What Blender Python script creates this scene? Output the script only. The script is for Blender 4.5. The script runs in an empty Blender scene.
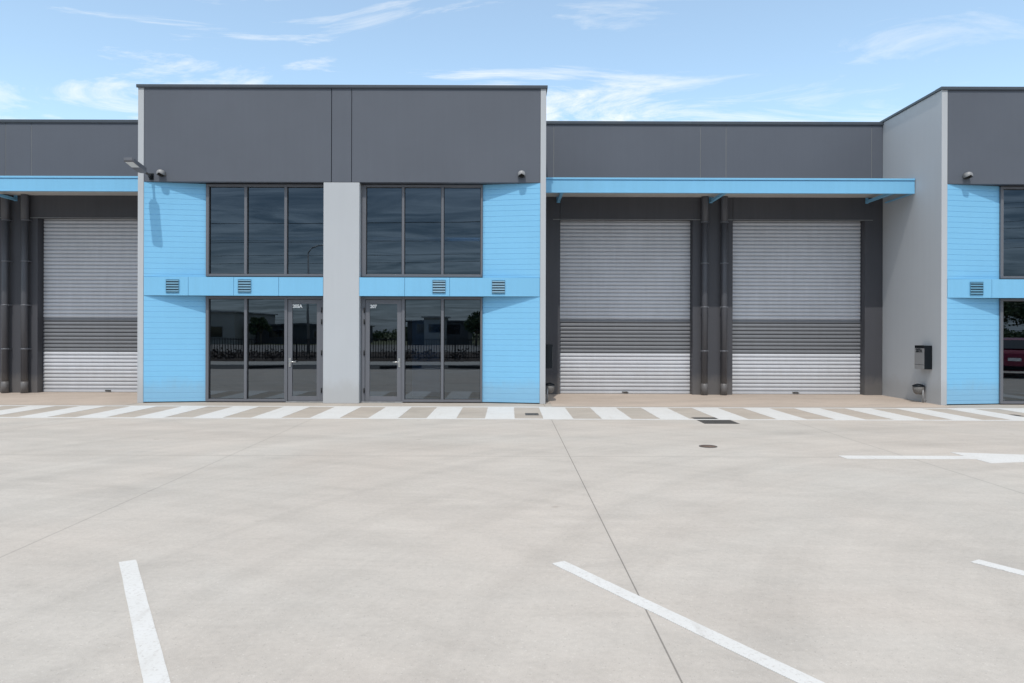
import bpy, bmesh, math, random
from mathutils import Vector, Matrix
random.seed(7)
R = math.radians
sc = bpy.context.scene
C = sc.collection

# ------------------------------------------------------------------ materials
def nd(nt, typ, **kw):
    n = nt.nodes.new(typ)
    for k, v in kw.items():
        setattr(n, k, v)
    return n

def ramp(nt, fac, stops):
    r = nd(nt, 'ShaderNodeValToRGB')
    cr = r.color_ramp
    while len(cr.elements) < len(stops):
        cr.elements.new(0.5)
    for e, (p, c) in zip(cr.elements, stops):
        e.position = p
        e.color = (c[0], c[1], c[2], 1) if not isinstance(c, (int, float)) else (c, c, c, 1)
    nt.links.new(fac, r.inputs[0])
    return r.outputs[0]

def noise(nt, vec, scale, detail=4, rough=0.55, dist=0.0):
    n = nd(nt, 'ShaderNodeTexNoise')
    n.inputs['Scale'].default_value = scale
    n.inputs['Detail'].default_value = detail
    n.inputs['Roughness'].default_value = rough
    n.inputs['Distortion'].default_value = dist
    if vec is not None:
        nt.links.new(vec, n.inputs['Vector'])
    return n.outputs['Fac']

def mapping(nt, scale, rot=(0, 0, 0), loc=(0, 0, 0), src='Object'):
    tc = nd(nt, 'ShaderNodeTexCoord')
    m = nd(nt, 'ShaderNodeMapping')
    m.inputs['Scale'].default_value = scale
    m.inputs['Rotation'].default_value = rot
    m.inputs['Location'].default_value = loc
    nt.links.new(tc.outputs[src], m.inputs[0])
    return m.outputs[0]

def mixc(nt, fac, a, b, mode='MIX'):
    m = nd(nt, 'ShaderNodeMix', data_type='RGBA', blend_type=mode)
    for sock, v in ((m.inputs[0], fac), (m.inputs[6], a), (m.inputs[7], b)):
        if isinstance(v, bpy.types.NodeSocket):
            nt.links.new(v, sock)
        elif isinstance(v, (int, float)):
            sock.default_value = v if sock == m.inputs[0] else (v, v, v, 1)
        else:
            sock.default_value = (v[0], v[1], v[2], 1)
    return m.outputs[2]

def math_(nt, op, a, b=None, c=None):
    m = nd(nt, 'ShaderNodeMath', operation=op)
    for i, v in enumerate((a, b, c)):
        if v is None: continue
        if isinstance(v, bpy.types.NodeSocket): nt.links.new(v, m.inputs[i])
        else: m.inputs[i].default_value = v
    return m.outputs[0]

def new_mat(name):
    m = bpy.data.materials.new(name)
    m.use_nodes = True
    nt = m.node_tree
    return m, nt, nt.nodes['Principled BSDF']

def paint(name, col, rough=0.5, metal=0.0, var=0.08, streak=0.06, bump=0.0, bscale=60, big=0.5, grime=0.0, spec=0.5):
    """painted / coated surface: broad mottling, faint vertical run-off streaks, optional base grime and orange-peel bump"""
    m, nt, b = new_mat(name)
    L = nt.links
    n1 = noise(nt, mapping(nt, (1, 1, 1)), big, 5, 0.6)
    n2 = noise(nt, mapping(nt, (5, 5, 0.22)), 1.6, 5, 0.65)
    f1 = ramp(nt, n1, [(0.3, 1 - var), (0.7, 1 + var)])
    f2 = ramp(nt, n2, [(0.35, 1 - streak), (0.65, 1 + streak * 0.5)])
    c = mixc(nt, 1.0, col, f1, 'MULTIPLY')
    c = mixc(nt, 1.0, c, f2, 'MULTIPLY')
    if grime:
        tc = nd(nt, 'ShaderNodeTexCoord')
        sx = nd(nt, 'ShaderNodeSeparateXYZ')
        L.new(tc.outputs['Object'], sx.inputs[0])
        n3 = noise(nt, mapping(nt, (1, 1, 0.5)), 3.0, 6, 0.7)
        zz = math_(nt, 'ADD', sx.outputs[2], math_(nt, 'MULTIPLY', n3, -0.6))
        g = ramp(nt, zz, [(0.0, grime), (0.25, 0.0)])
        c = mixc(nt, g, c, (0.30, 0.27, 0.235))
    L.new(c, b.inputs['Base Color'])
    b.inputs['Roughness'].default_value = rough
    b.inputs['Metallic'].default_value = metal
    b.inputs['Specular IOR Level'].default_value = spec
    if bump:
        n4 = noise(nt, mapping(nt, (1, 1, 1)), bscale, 3, 0.5)
        bp = nd(nt, 'ShaderNodeBump')
        bp.inputs['Strength'].default_value = bump
        bp.inputs['Distance'].default_value = 0.01
        L.new(n4, bp.inputs['Height'])
        L.new(bp.outputs[0], b.inputs['Normal'])
    return m

M = {}
M['pale'] = paint('pale_grey_render', (0.465, 0.490, 0.520), 0.7, bump=0.12, grime=0.22, var=0.025, streak=0.012)
M['fascia'] = paint('slate_grey_render', (0.098, 0.112, 0.140), 0.65, bump=0.15, var=0.05, streak=0.022)
M['dark'] = paint('charcoal_render', (0.062, 0.064, 0.075), 0.6, bump=0.12, var=0.07, streak=0.06, grime=0.22)
M['cap'] = paint('charcoal_flashing', (0.065, 0.08, 0.10), 0.42, var=0.05)
M['blue'] = paint('sky_blue_cladding', (0.21, 0.525, 0.80), 0.5, var=0.03, streak=0.01, grime=0.2)
M['bluem'] = paint('sky_blue_metal', (0.205, 0.505, 0.765), 0.4, var=0.03, streak=0.03)
M['joint'] = paint('joint_sealant', (0.035, 0.036, 0.04), 0.8)
M['lightjoint'] = paint('grey_sealant', (0.22, 0.23, 0.24), 0.8)
M['soffit'] = paint('zincalume_soffit', (0.55, 0.55, 0.54), 0.55)
M['frame'] = paint('graphite_aluminium', (0.138, 0.145, 0.166), 0.42, metal=0.0, var=0.04, streak=0.03)
M['gasket'] = paint('black_gasket', (0.015, 0.016, 0.018), 0.7)
M['steel'] = paint('satin_steel', (0.62, 0.62, 0.61), 0.3, metal=1.0)
M['galv'] = paint('galvanised_steel', (0.42, 0.43, 0.44), 0.45, metal=0.6, var=0.15, big=8)
M['pipe'] = paint('charcoal_pipe', (0.075, 0.078, 0.09), 0.45, var=0.08, streak=0.1, grime=0.25)
M['vent'] = paint('blue_grey_louvre', (0.09, 0.25, 0.38), 0.5)
M['ventdark'] = paint('louvre_cavity', (0.035, 0.075, 0.105), 0.8)
M['black'] = paint('black_powdercoat', (0.007, 0.010, 0.014), 0.5, var=0.1, spec=0.2)
M['silver'] = paint('silver_powdercoat', (0.26, 0.265, 0.275), 0.45, var=0.05)
M['tapgrey'] = paint('dull_tap_metal', (0.16, 0.155, 0.15), 0.6, var=0.15, big=6)
M['white'] = paint('white_vinyl', (0.85, 0.86, 0.87), 0.5, var=0.02)
M['lens'] = paint('frosted_lens', (0.65, 0.66, 0.66), 0.3, var=0.03)
M['inwall'] = paint('interior_plaster', (0.42, 0.42, 0.41), 0.8)
M['infloor'] = paint('interior_concrete', (0.25, 0.245, 0.24), 0.6, var=0.2)
M['cast'] = paint('cast_iron', (0.07, 0.066, 0.062), 0.7, var=0.25, big=12)
M['rust'] = paint('rusty_cast_iron', (0.12, 0.082, 0.066), 0.8, var=0.3, big=20)
M['pit'] = paint('grate_pit', (0.02, 0.02, 0.02), 0.9)
M['bark'] = paint('tree_bark', (0.11, 0.085, 0.06), 0.9, var=0.3, big=6)
M['mulch'] = paint('garden_mulch', (0.045, 0.03, 0.022), 0.95, var=0.4, big=6, bump=0.6, bscale=40)
M['roofm'] = paint('roof_sheet', (0.30, 0.31, 0.32), 0.5)
M['farpale'] = paint('cream_wall', (0.30, 0.30, 0.29), 0.7)
M['farroof'] = paint('dark_roof_sheet', (0.05, 0.055, 0.065), 0.6)
M['fence'] = paint('black_fence_steel', (0.012, 0.012, 0.014), 0.5)
M['carpaint'] = paint('maroon_car_paint', (0.24, 0.03, 0.07), 0.22, var=0.02)
M['tyre'] = paint('tyre_rubber', (0.02, 0.02, 0.021), 0.85)
M['taillight'] = paint('red_tail_lens', (0.35, 0.01, 0.012), 0.2)
M['carglass'] = paint('car_glass', (0.012, 0.014, 0.016), 0.06)
M['timber'] = paint('weathered_pole_timber', (0.14, 0.12, 0.10), 0.9, var=0.2)

def roller_mat(name, col, rough):
    m, nt, b = new_mat(name)
    L = nt.links
    n1 = noise(nt, mapping(nt, (1.2, 1.2, 1.0)), 0.9, 5, 0.6)
    n2 = noise(nt, mapping(nt, (0.15, 0.15, 10.6)), 1.0, 1, 0.5)      # slat-to-slat tone
    n3 = noise(nt, mapping(nt, (6, 6, 0.5)), 1.5, 5, 0.6)
    c = mixc(nt, 1.0, col, ramp(nt, n1, [(0.3, 0.94), (0.7, 1.05)]), 'MULTIPLY')
    c = mixc(nt, 1.0, c, ramp(nt, n2, [(0.35, 0.985), (0.65, 1.01)]), 'MULTIPLY')
    c = mixc(nt, 1.0, c, ramp(nt, n3, [(0.35, 0.96), (0.65, 1.02)]), 'MULTIPLY')
    tc = nd(nt, 'ShaderNodeTexCoord'); sx = nd(nt, 'ShaderNodeSeparateXYZ'); L.new(tc.outputs['Object'], sx.inputs[0])
    n4 = noise(nt, mapping(nt, (1, 1, 0.6)), 2.2, 6, 0.7)
    g = ramp(nt, math_(nt, 'ADD', sx.outputs[2], math_(nt, 'MULTIPLY', n4, -0.9)), [(0.0, 0.22), (0.30, 0.0)])
    c = mixc(nt, g, c, (0.36, 0.345, 0.325))
    L.new(c, b.inputs['Base Color'])
    b.inputs['Roughness'].default_value = rough
    return m
M['slat'] = roller_mat('pale_grey_slats', (0.585, 0.605, 0.650), 0.5)
M['groove'] = roller_mat('shade_toned_slat_grooves', (0.46, 0.475, 0.51), 0.6)  # slat colour darkened, painting rib shade into the grooves
M['groovedark'] = roller_mat('shade_toned_dark_grooves', (0.125, 0.132, 0.145), 0.6)  # same painted groove shade for the mid grey band
M['slatdark'] = roller_mat('mid_grey_slats', (0.185, 0.195, 0.215), 0.45)

def glass_mat():
    m = bpy.data.materials.new('tinted_glass'); m.use_nodes = True
    nt = m.node_tree; nt.nodes.clear(); L = nt.links
    out = nd(nt, 'ShaderNodeOutputMaterial')
    tr = nd(nt, 'ShaderNodeBsdfTransparent'); tr.inputs[0].default_value = (0.13, 0.235, 0.36, 1)
    gl = nd(nt, 'ShaderNodeBsdfGlossy'); gl.inputs['Roughness'].default_value = 0.0
    gl.inputs['Color'].default_value = (0.80, 0.90, 1.0, 1)
    fr = nd(nt, 'ShaderNodeFresnel'); fr.inputs['IOR'].default_value = 2.4
    n = noise(nt, mapping(nt, (0.7, 0.7, 0.5)), 1.0, 2, 0.4)
    bp = nd(nt, 'ShaderNodeBump'); bp.inputs['Strength'].default_value = 0.12; bp.inputs['Distance'].default_value = 0.01
    L.new(n, bp.inputs['Height']); L.new(bp.outputs[0], gl.inputs['Normal'])
    mx = nd(nt, 'ShaderNodeMixShader')
    L.new(fr.outputs[0], mx.inputs[0]); L.new(tr.outputs[0], mx.inputs[1]); L.new(gl.outputs[0], mx.inputs[2])
    L.new(mx.outputs[0], out.inputs[0])
    return m
M['glass'] = glass_mat()

def line_mask(nt, x, centre, half, soft=0.6):
    d = math_(nt, 'ABSOLUTE', math_(nt, 'SUBTRACT', x, centre))
    return ramp(nt, math_(nt, 'DIVIDE', d, half * 2), [(0.5 * soft, 1.0), (0.5, 0.0)])

def concrete(name, col, tint, joints=True):
    m, nt, b = new_mat(name); L = nt.links
    tc = nd(nt, 'ShaderNodeTexCoord')
    sx = nd(nt, 'ShaderNodeSeparateXYZ'); L.new(tc.outputs['Object'], sx.inputs[0])
    X, Y = sx.outputs[0], sx.outputs[1]
    big = noise(nt, mapping(nt, (1, 1, 1)), 0.22, 4, 0.55, 0.6)
    mid = noise(nt, mapping(nt, (1, 1.5, 1), rot=(0, 0, 0.25)), 0.9, 6, 0.62, 1.0)
    sweep = noise(nt, mapping(nt, (0.55, 2.4, 1), rot=(0, 0, -0.12)), 1.0, 5, 0.6, 2.2)     # broom and float sweeps
    fine = noise(nt, mapping(nt, (1, 1, 1)), 26, 4, 0.7)
    grit = noise(nt, mapping(nt, (1, 1, 1)), 190, 2, 0.6)
    c = mixc(nt, ramp(nt, big, [(0.35, 0.0), (0.68, 1.0)]), col, tint)
    c = mixc(nt, 1.0, c, ramp(nt, mid, [(0.28, 0.92), (0.5, 1.0), (0.75, 1.04)]), 'MULTIPLY')
    c = mixc(nt, 1.0, c, ramp(nt, sweep, [(0.3, 0.965), (0.5, 1.0), (0.68, 1.03)]), 'MULTIPLY')
    c = mixc(nt, 1.0, c, ramp(nt, fine, [(0.28, 0.93), (0.6, 1.03)]), 'MULTIPLY')
    c = mixc(nt, 1.0, c, ramp(nt, grit, [(0.3, 0.90), (0.7, 1.08)]), 'MULTIPLY')
    # exposed aggregate specks and pin holes
    vs = nd(nt, 'ShaderNodeTexVoronoi'); vs.inputs['Scale'].default_value = 55
    L.new(mapping(nt, (1, 1, 1)), vs.inputs['Vector'])
    sepc = nd(nt, 'ShaderNodeSeparateColor'); L.new(vs.outputs['Color'], sepc.inputs[0])
    pin = math_(nt, 'MULTIPLY', ramp(nt, vs.outputs['Distance'], [(0.16, 1.0), (0.30, 0.0)]), ramp(nt, sepc.outputs[0], [(0.80, 0.0), (0.84, 1.0)]))
    c = mixc(nt, math_(nt, 'MULTIPLY', pin, 0.40), c, (0.22, 0.20, 0.18))
    pin2 = math_(nt, 'MULTIPLY', ramp(nt, vs.outputs['Distance'], [(0.2, 1.0), (0.34, 0.0)]), ramp(nt, sepc.outputs[1], [(0.84, 0.0), (0.88, 1.0)]))
    c = mixc(nt, math_(nt, 'MULTIPLY', pin2, 0.35), c, (0.62, 0.60, 0.56))
    if joints:      # the foot-worn walkway strip and wall edge are browner
        wk = ramp(nt, math_(nt, 'MULTIPLY', Y, 0.05), [(0.658, 0.0), (0.664, 1.0)])
        c = mixc(nt, wk, c, mixc(nt, 1.0, c, (0.88, 0.855, 0.82), 'MULTIPLY'))
    # tyre sweeps: faint arcs round two turning centres
    for cx, cy, k, s in ((-7.0, -3.0, 1.5, 0.050), (9.0, 1.0, 1.9, 0.058), (1.5, 22.0, 1.3, 0.03)):
        dx = math_(nt, 'SUBTRACT', X, cx); dy = math_(nt, 'SUBTRACT', Y, cy)
        r = math_(nt, 'SQRT', math_(nt, 'ADD', math_(nt, 'MULTIPLY', dx, dx), math_(nt, 'MULTIPLY', dy, dy)))
        cb = nd(nt, 'ShaderNodeCombineXYZ'); L.new(math_(nt, 'MULTIPLY', r, k), cb.inputs[0])
        L.new(math_(nt, 'MULTIPLY', math_(nt, 'ARCTAN2', dy, dx), 0.9), cb.inputs[1])
        a = noise(nt, cb.outputs[0], 1.0, 6, 0.68, 0.3)
        c = mixc(nt, 1.0, c, ramp(nt, a, [(0.36, 1 - s), (0.5, 1.0), (0.64, 1 + s * 0.6)]), 'MULTIPLY')
    # small oil drips and scuffs
    v = nd(nt, 'ShaderNodeTexVoronoi'); v.inputs['Scale'].default_value = 0.75
    L.new(mapping(nt, (1, 1, 1), loc=(3.1, 1.7, 0)), v.inputs['Vector'])
    sp = math_(nt, 'ADD', v.outputs['Distance'], math_(nt, 'MULTIPLY', noise(nt, mapping(nt, (1, 1, 1)), 9, 3), 0.07))
    c = mixc(nt, ramp(nt, sp, [(0.045, 0.45), (0.075, 0.0)]), c, (0.24, 0.20, 0.17))
    n5 = noise(nt, mapping(nt, (1, 1, 1), loc=(9, 4, 0)), 1.7, 5, 0.75)
    c = mixc(nt, ramp(nt, n5, [(0.66, 0.0), (0.78, 0.30)]), c, (0.30, 0.255, 0.215))
    h = None
    if joints:
        for cc, w, s, ax in ((0.80, 0.006, 0.62, X), (-3.575, 0.009, 0.26, X), (5.16, 0.011, 0.28, X), (-7.95, 0.011, 0.2, X), (9.52, 0.011, 0.2, X), (9.27, 0.014, 0.26, Y), (4.92, 0.006, 0.05, Y)):
            mk = line_mask(nt, ax, cc, w)
            c = mixc(nt, math_(nt, 'MULTIPLY', mk, s), c, (0.07, 0.065, 0.06))
            # soiled halo either side
            hl = line_mask(nt, ax, cc, 0.10, 0.05)
            c = mixc(nt, math_(nt, 'MULTIPLY', hl, 0.07 * s), c, (0.22, 0.20, 0.18))
    L.new(c, b.inputs['Base Color'])
    b.inputs['Roughness'].default_value = 0.82
    b.inputs['Specular IOR Level'].default_value = 0.3
    bp = nd(nt, 'ShaderNodeBump'); bp.inputs['Strength'].default_value = 0.25; bp.inputs['Distance'].default_value = 0.006
    L.new(fine, bp.inputs['Height']); L.new(bp.outputs[0], b.inputs['Normal'])
    return m
M['concrete'] = concrete('broomed_concrete', (0.449, 0.424, 0.393), (0.464, 0.419, 0.379))
M['apron'] = concrete('dusty_concrete', (0.46, 0.39, 0.335), (0.43, 0.365, 0.315), False)
M['path'] = concrete('path_concrete', (0.45, 0.44, 0.42), (0.42, 0.41, 0.39), False)

def marking_mat():
    m, nt, b = new_mat('worn_white_road_paint'); L = nt.links
    n1 = noise(nt, mapping(nt, (1, 1, 1)), 3.0, 6, 0.7)
    n2 = noise(nt, mapping(nt, (1, 1, 1)), 45, 4, 0.75)
    n3 = noise(nt, mapping(nt, (8, 0.8, 1)), 1.0, 4, 0.7)
    c = mixc(nt, ramp(nt, n1, [(0.35, 0.0), (0.75, 0.55)]), (0.61, 0.61, 0.605), (0.53, 0.52, 0.50))
    c = mixc(nt, ramp(nt, n2, [(0.53, 0.0), (0.68, 0.7)]), c, (0.42, 0.40, 0.38))
    c = mixc(nt, ramp(nt, n3, [(0.56, 0.0), (0.72, 0.40)]), c, (0.44, 0.42, 0.40))
    L.new(c, b.inputs['Base Color']); b.inputs['Roughness'].default_value = 0.75
    return m
M['marking'] = marking_mat()

def asphalt(name, col):
    m, nt, b = new_mat(name); L = nt.links
    n1 = noise(nt, mapping(nt, (1, 1, 1)), 0.3, 5, 0.6)
    n2 = noise(nt, mapping(nt, (1, 1, 1)), 80, 3, 0.7)
    c = mixc(nt, 1.0, col, ramp(nt, n1, [(0.3, 0.8), (0.7, 1.2)]), 'MULTIPLY')
    c = mixc(nt, 1.0, c, ramp(nt, n2, [(0.3, 0.7), (0.7, 1.3)]), 'MULTIPLY')
    L.new(c, b.inputs['Base Color']); b.inputs['Roughness'].default_value = 0.9
    return m
M['asphalt'] = asphalt('asphalt', (0.055, 0.055, 0.057))
M['road'] = asphalt('pale_asphalt', (0.20, 0.195, 0.19))
M['grass'] = asphalt('dry_grass', (0.10, 0.115, 0.05))

def leaf_mat(name, col):
    m, nt, b = new_mat(name); L = nt.links
    n1 = noise(nt, mapping(nt, (1, 1, 1)), 2.0, 4, 0.7)
    c = mixc(nt, 1.0, col, ramp(nt, n1, [(0.3, 0.5), (0.7, 1.6)]), 'MULTIPLY')
    L.new(c, b.inputs['Base Color']); b.inputs['Roughness'].default_value = 0.7
    return m
M['leaf'] = leaf_mat('dark_foliage', (0.045, 0.075, 0.03))
M['shrub'] = leaf_mat('reddish_shrub_foliage', (0.035, 0.026, 0.022))

# ------------------------------------------------------------------ geometry helpers
def box(bm, x0, x1, y0, y1, z0, z1, mi=0):
    vs = [bm.verts.new((x, y, z)) for x in (x0, x1) for y in (y0, y1) for z in (z0, z1)]
    fs = []
    for idx in ((0, 1, 3, 2), (4, 6, 7, 5), (0, 4, 5, 1), (2, 3, 7, 6), (0, 2, 6, 4), (1, 5, 7, 3)):
        f = bm.faces.new([vs[i] for i in idx]); f.material_index = mi; fs.append(f)
    return vs

def tube(bm, p0, p1, r0, r1=None, seg=16, caps=True, mi=0):
    r1 = r0 if r1 is None else r1
    p0, p1 = Vector(p0), Vector(p1)
    d = (p1 - p0).normalized()
    q = Vector((0, 0, 1)).rotation_difference(d)
    rings = []
    for p, r in ((p0, r0), (p1, r1)):
        rings.append([bm.verts.new(p + q @ Vector((r * math.cos(2 * math.pi * i / seg), r * math.sin(2 * math.pi * i / seg), 0))) for i in range(seg)])
    for i in range(seg):
        f = bm.faces.new((rings[0][i], rings[0][(i + 1) % seg], rings[1][(i + 1) % seg], rings[1][i])); f.smooth = True; f.material_index = mi
    if caps:
        bm.faces.new(list(reversed(rings[0]))).material_index = mi
        bm.faces.new(rings[1]).material_index = mi
    return rings

def lathe(bm, prof, centre, axis=(0, 0, 1), seg=24, mi=0):
    q = Vector((0, 0, 1)).rotation_difference(Vector(axis).normalized())
    c = Vector(centre)
    rings = [[bm.verts.new(c + q @ Vector((r * math.cos(2 * math.pi * i / seg), r * math.sin(2 * math.pi * i / seg), h))) for i in range(seg)] for r, h in prof]
    for a, b in zip(rings, rings[1:]):
        for i in range(seg):
            f = bm.faces.new((a[i], a[(i + 1) % seg], b[(i + 1) % seg], b[i])); f.smooth = True; f.material_index = mi

def prism(bm, pts, y0, y1, mi=0):
    """polygon of (x,z) points swept along y"""
    a = [bm.verts.new((x, y0, z)) for x, z in pts]
    b = [bm.verts.new((x, y1, z)) for x, z in pts]
    bm.faces.new(a).material_index = mi; bm.faces.new(list(reversed(b))).material_index = mi
    n = len(pts)
    for i in range(n):
        bm.faces.new((a[i], b[i], b[(i + 1) % n], a[(i + 1) % n])).material_index = mi

def obj(name, bm, mats, parent=None, bevel=0.0, loc=None):
    bmesh.ops.recalc_face_normals(bm, faces=bm.faces[:])
    me = bpy.data.meshes.new(name); bm.to_mesh(me); bm.free()
    for m in (mats if isinstance(mats, (list, tuple)) else [mats]):
        me.materials.append(M[m])
    o = bpy.data.objects.new(name, me); C.objects.link(o)
    if parent: o.parent = parent
    if loc: o.location = loc
    if bevel:
        bv = o.modifiers.new('bevel', 'BEVEL'); bv.width = bevel; bv.segments = 2; bv.limit_method = 'ANGLE'
    return o

def boxobj(name, mat, parent, *bxs, bevel=0.0):
    bm = bmesh.new()
    for b in bxs: box(bm, *b)
    return obj(name, bm, mat, parent, bevel)

def thing(name, label, cat, loc=(0, 0, 0), group=None):
    o = bpy.data.objects.new(name, None); C.objects.link(o)
    o.location = loc; o['label'] = label; o['category'] = cat; o.empty_display_size = 0.3
    if group: o['group'] = group
    return o

def tag(o, label, cat, group=None):
    o['label'] = label; o['category'] = cat
    if group: o['group'] = group
    return o

def struct(o):
    o['kind'] = 'structure'; return o

def kids(o): return [c for c in bpy.data.objects if c.parent == o]
def copy_tree(o, parent=None):
    c = o.copy(); C.objects.link(c); c.parent = parent
    for ch in kids(o): copy_tree(ch, c)
    return c

def text(name, body, size, parent, mat, matrix, width=None):
    cu = bpy.data.curves.new(name, 'FONT'); cu.body = body; cu.size = size
    cu.extrude = 0.001; cu.offset = size * 0.055; cu.align_x = 'LEFT'; cu.align_y = 'BOTTOM_BASELINE'
    cu.materials.append(M[mat])
    tmp = bpy.data.objects.new(name, cu); C.objects.link(tmp)
    dg = bpy.context.evaluated_depsgraph_get()
    me = bpy.data.meshes.new_from_object(tmp.evaluated_get(dg)); me.name = name
    bpy.data.objects.remove(tmp)
    if not me.materials: me.materials.append(M[mat])
    o = bpy.data.objects.new(name, me); C.objects.link(o); o.parent = parent; o.matrix_local = matrix
    return o

# ------------------------------------------------------------------ the setting
def sheet(name, mat, x0, x1, y0, y1, z, n=1):
    bm = bmesh.new()
    bmesh.ops.create_grid(bm, x_segments=n, y_segments=n, size=0.5)
    for v in bm.verts:
        v.co = Vector((x0 + (v.co.x + 0.5) * (x1 - x0), y0 + (v.co.y + 0.5) * (y1 - y0), z))
    return struct(obj(name, bm, mat))
sheet('ground', 'grass', -900, 900, -900, 900, -0.03)
sheet('concrete_yard', 'concrete', -60, 60, 2.0, 34, 0.0)
sheet('driveway', 'asphalt', -60, 60, -1.6, 2.0, -0.004)
bm = bmesh.new(); box(bm, -60, 60, -1.75, -1.6, -0.03, 0.03)
struct(obj('kerb', bm, 'path', bevel=0.02))
sheet('footpath', 'path', -60, 60, -5.6, -1.75, 0.02)
sheet('garden_bed', 'mulch', -60, 60, -24, -5.6, 0.01)
sheet('road', 'road', -200, 200, -54, -24, 0.0)
sheet('loading_strip', 'apron', 0.96, 9.66, 15.46, 18.95, 0.004)
sheet('loading_strip', 'apron', -16.92, -8.22, 15.46, 18.95, 0.004)

# painted markings -------------------------------------------------
ZM = 0.0038
def skirt(bm):
    # paint has a thickness: close the rim down to the slab
    for e in [e for e in bm.edges if len(e.link_faces) == 1]:
        a, b = e.verts
        bm.faces.new((a, b, bm.verts.new((b.co.x, b.co.y, 0.0003)), bm.verts.new((a.co.x, a.co.y, 0.0003))))
def quad_mark(name, pts, z=ZM, jit=0.0):
    bm = bmesh.new()
    if len(pts) == 4 and jit:
        # subdivide the long edges so that hand-sprayed edges wander a little
        a, b, c, d = [Vector(p) for p in pts]
        n = 40
        l = []; r = []
        for i in range(n + 1):
            t = i / n
            l.append(bm.verts.new((*(a.lerp(d, t) + Vector((random.gauss(0, jit), 0))), z)))
            r.append(bm.verts.new((*(b.lerp(c, t) + Vector((random.gauss(0, jit), 0))), z)))
        for i in range(n):
            bm.faces.new((l[i], r[i], r[i + 1], l[i + 1]))
    else:
        bm.faces.new([bm.verts.new((x, y, z)) for x, y in pts])
    skirt(bm)
    return struct(obj(name, bm, 'marking'))

WA, WB = 13.18, 15.40         # walkway strip, front and back edge
quad_mark('walkway_edge_line', [(-30, WA), (30, WA), (30, WA + 0.11), (-30, WA + 0.11)])
quad_mark('walkway_edge_line', [(-30, WB - 0.13), (30, WB - 0.13), (30, WB), (-30, WB)])
for k in range(-20, 22):
    x = 0.66 + 1.08 * k
    quad_mark('walkway_stripe', [(x, WA + 0.112), (x + 0.55, WA + 0.112), (x + 0.55, WB - 0.132), (x, WB - 0.132)], jit=0.003)
dirx, diry = math.sin(R(31.2)), -math.cos(R(31.2))
for x0 in (-2.637, 0.352, 3.285, 6.25, -5.61):
    nx, ny = -diry * 0.053, dirx * 0.053
    y0 = 5.0 if x0 < 3 else 5.06
    ln = 5.2
    a = (x0 - nx, y0 - ny); b = (x0 + nx, y0 + ny)
    quad_mark('parking_line', [a, b, (b[0] + dirx * ln, b[1] + diry * ln), (a[0] + dirx * ln, a[1] + diry * ln)], jit=0.0009)
struct(obj('arrow_marking', (lambda bm: (bm.faces.new([bm.verts.new((x, y, ZM)) for x, y in
    ((4.31, 9.145), (5.95, 9.145), (5.95, 8.86), (7.95, 9.265), (5.95, 9.67), (5.95, 9.385), (4.31, 9.385))]), skirt(bm), bm)[2])(bmesh.new()), 'marking'))

# ------------------------------------------------------------------ office block (own coordinates: x as in the world for the first one)
F, W = 16.0, 16.22             # front plane, window plane
XL, XR = -8.235, 0.835
COL0, COL1 = -4.11, -3.31
TOP = 7.012
blk = thing('office_block', 'tall middle block with sky blue cladding and two shopfronts, between the roller door bays', 'office building', (0, 0, 0), 'blue clad office blocks along the row')

boxobj('side_wall', 'pale', blk, (XL, XL + 0.130, F - 0.004, 24.0, 0, TOP), bevel=0.006)
boxobj('side_wall', 'pale', blk, (XR - 0.125, XR, F - 0.004, 24.0, 0, TOP), bevel=0.006)
boxobj('rear_wall', 'pale', blk, (XL + 0.11, XR - 0.127, 23.85, 24.0, 0, TOP - 0.002))
fx = [XL + 0.136, -3.942, -3.928, -3.494, -3.482, XR - 0.131]
for i in range(3):
    boxobj('fascia_panel', 'fascia', blk, (fx[2 * i], fx[2 * i + 1], F, F + 0.15, 4.92, TOP), bevel=0.005)
boxobj('panel_backing', 'joint', blk, (XL + 0.11, XR - 0.127, F + 0.152, F + 0.30, 4.95, TOP - 0.01))
boxobj('parapet_cap', 'cap', blk, (XL - 0.03, XR + 0.03, F - 0.035, F + 0.2, TOP + 0.003, 7.075),
       (XL - 0.03, XL + 0.17, F + 0.202, 24.02, TOP + 0.003, 7.07), (XR - 0.17, XR + 0.03, F + 0.202, 24.02, TOP + 0.003, 7.07),
       (XL - 0.028, XR + 0.028, F - 0.03, F - 0.02, TOP - 0.012, TOP + 0.002), bevel=0.004)
boxobj('roof', 'roofm', blk, (XL + 0.115, XR - 0.13, F + 0.32, 23.84, 6.2, 6.3))
boxobj('pier', 'pale', blk, (COL0, COL1, F + 0.003, F + 0.32, 0, 4.915), bevel=0.008)

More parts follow.
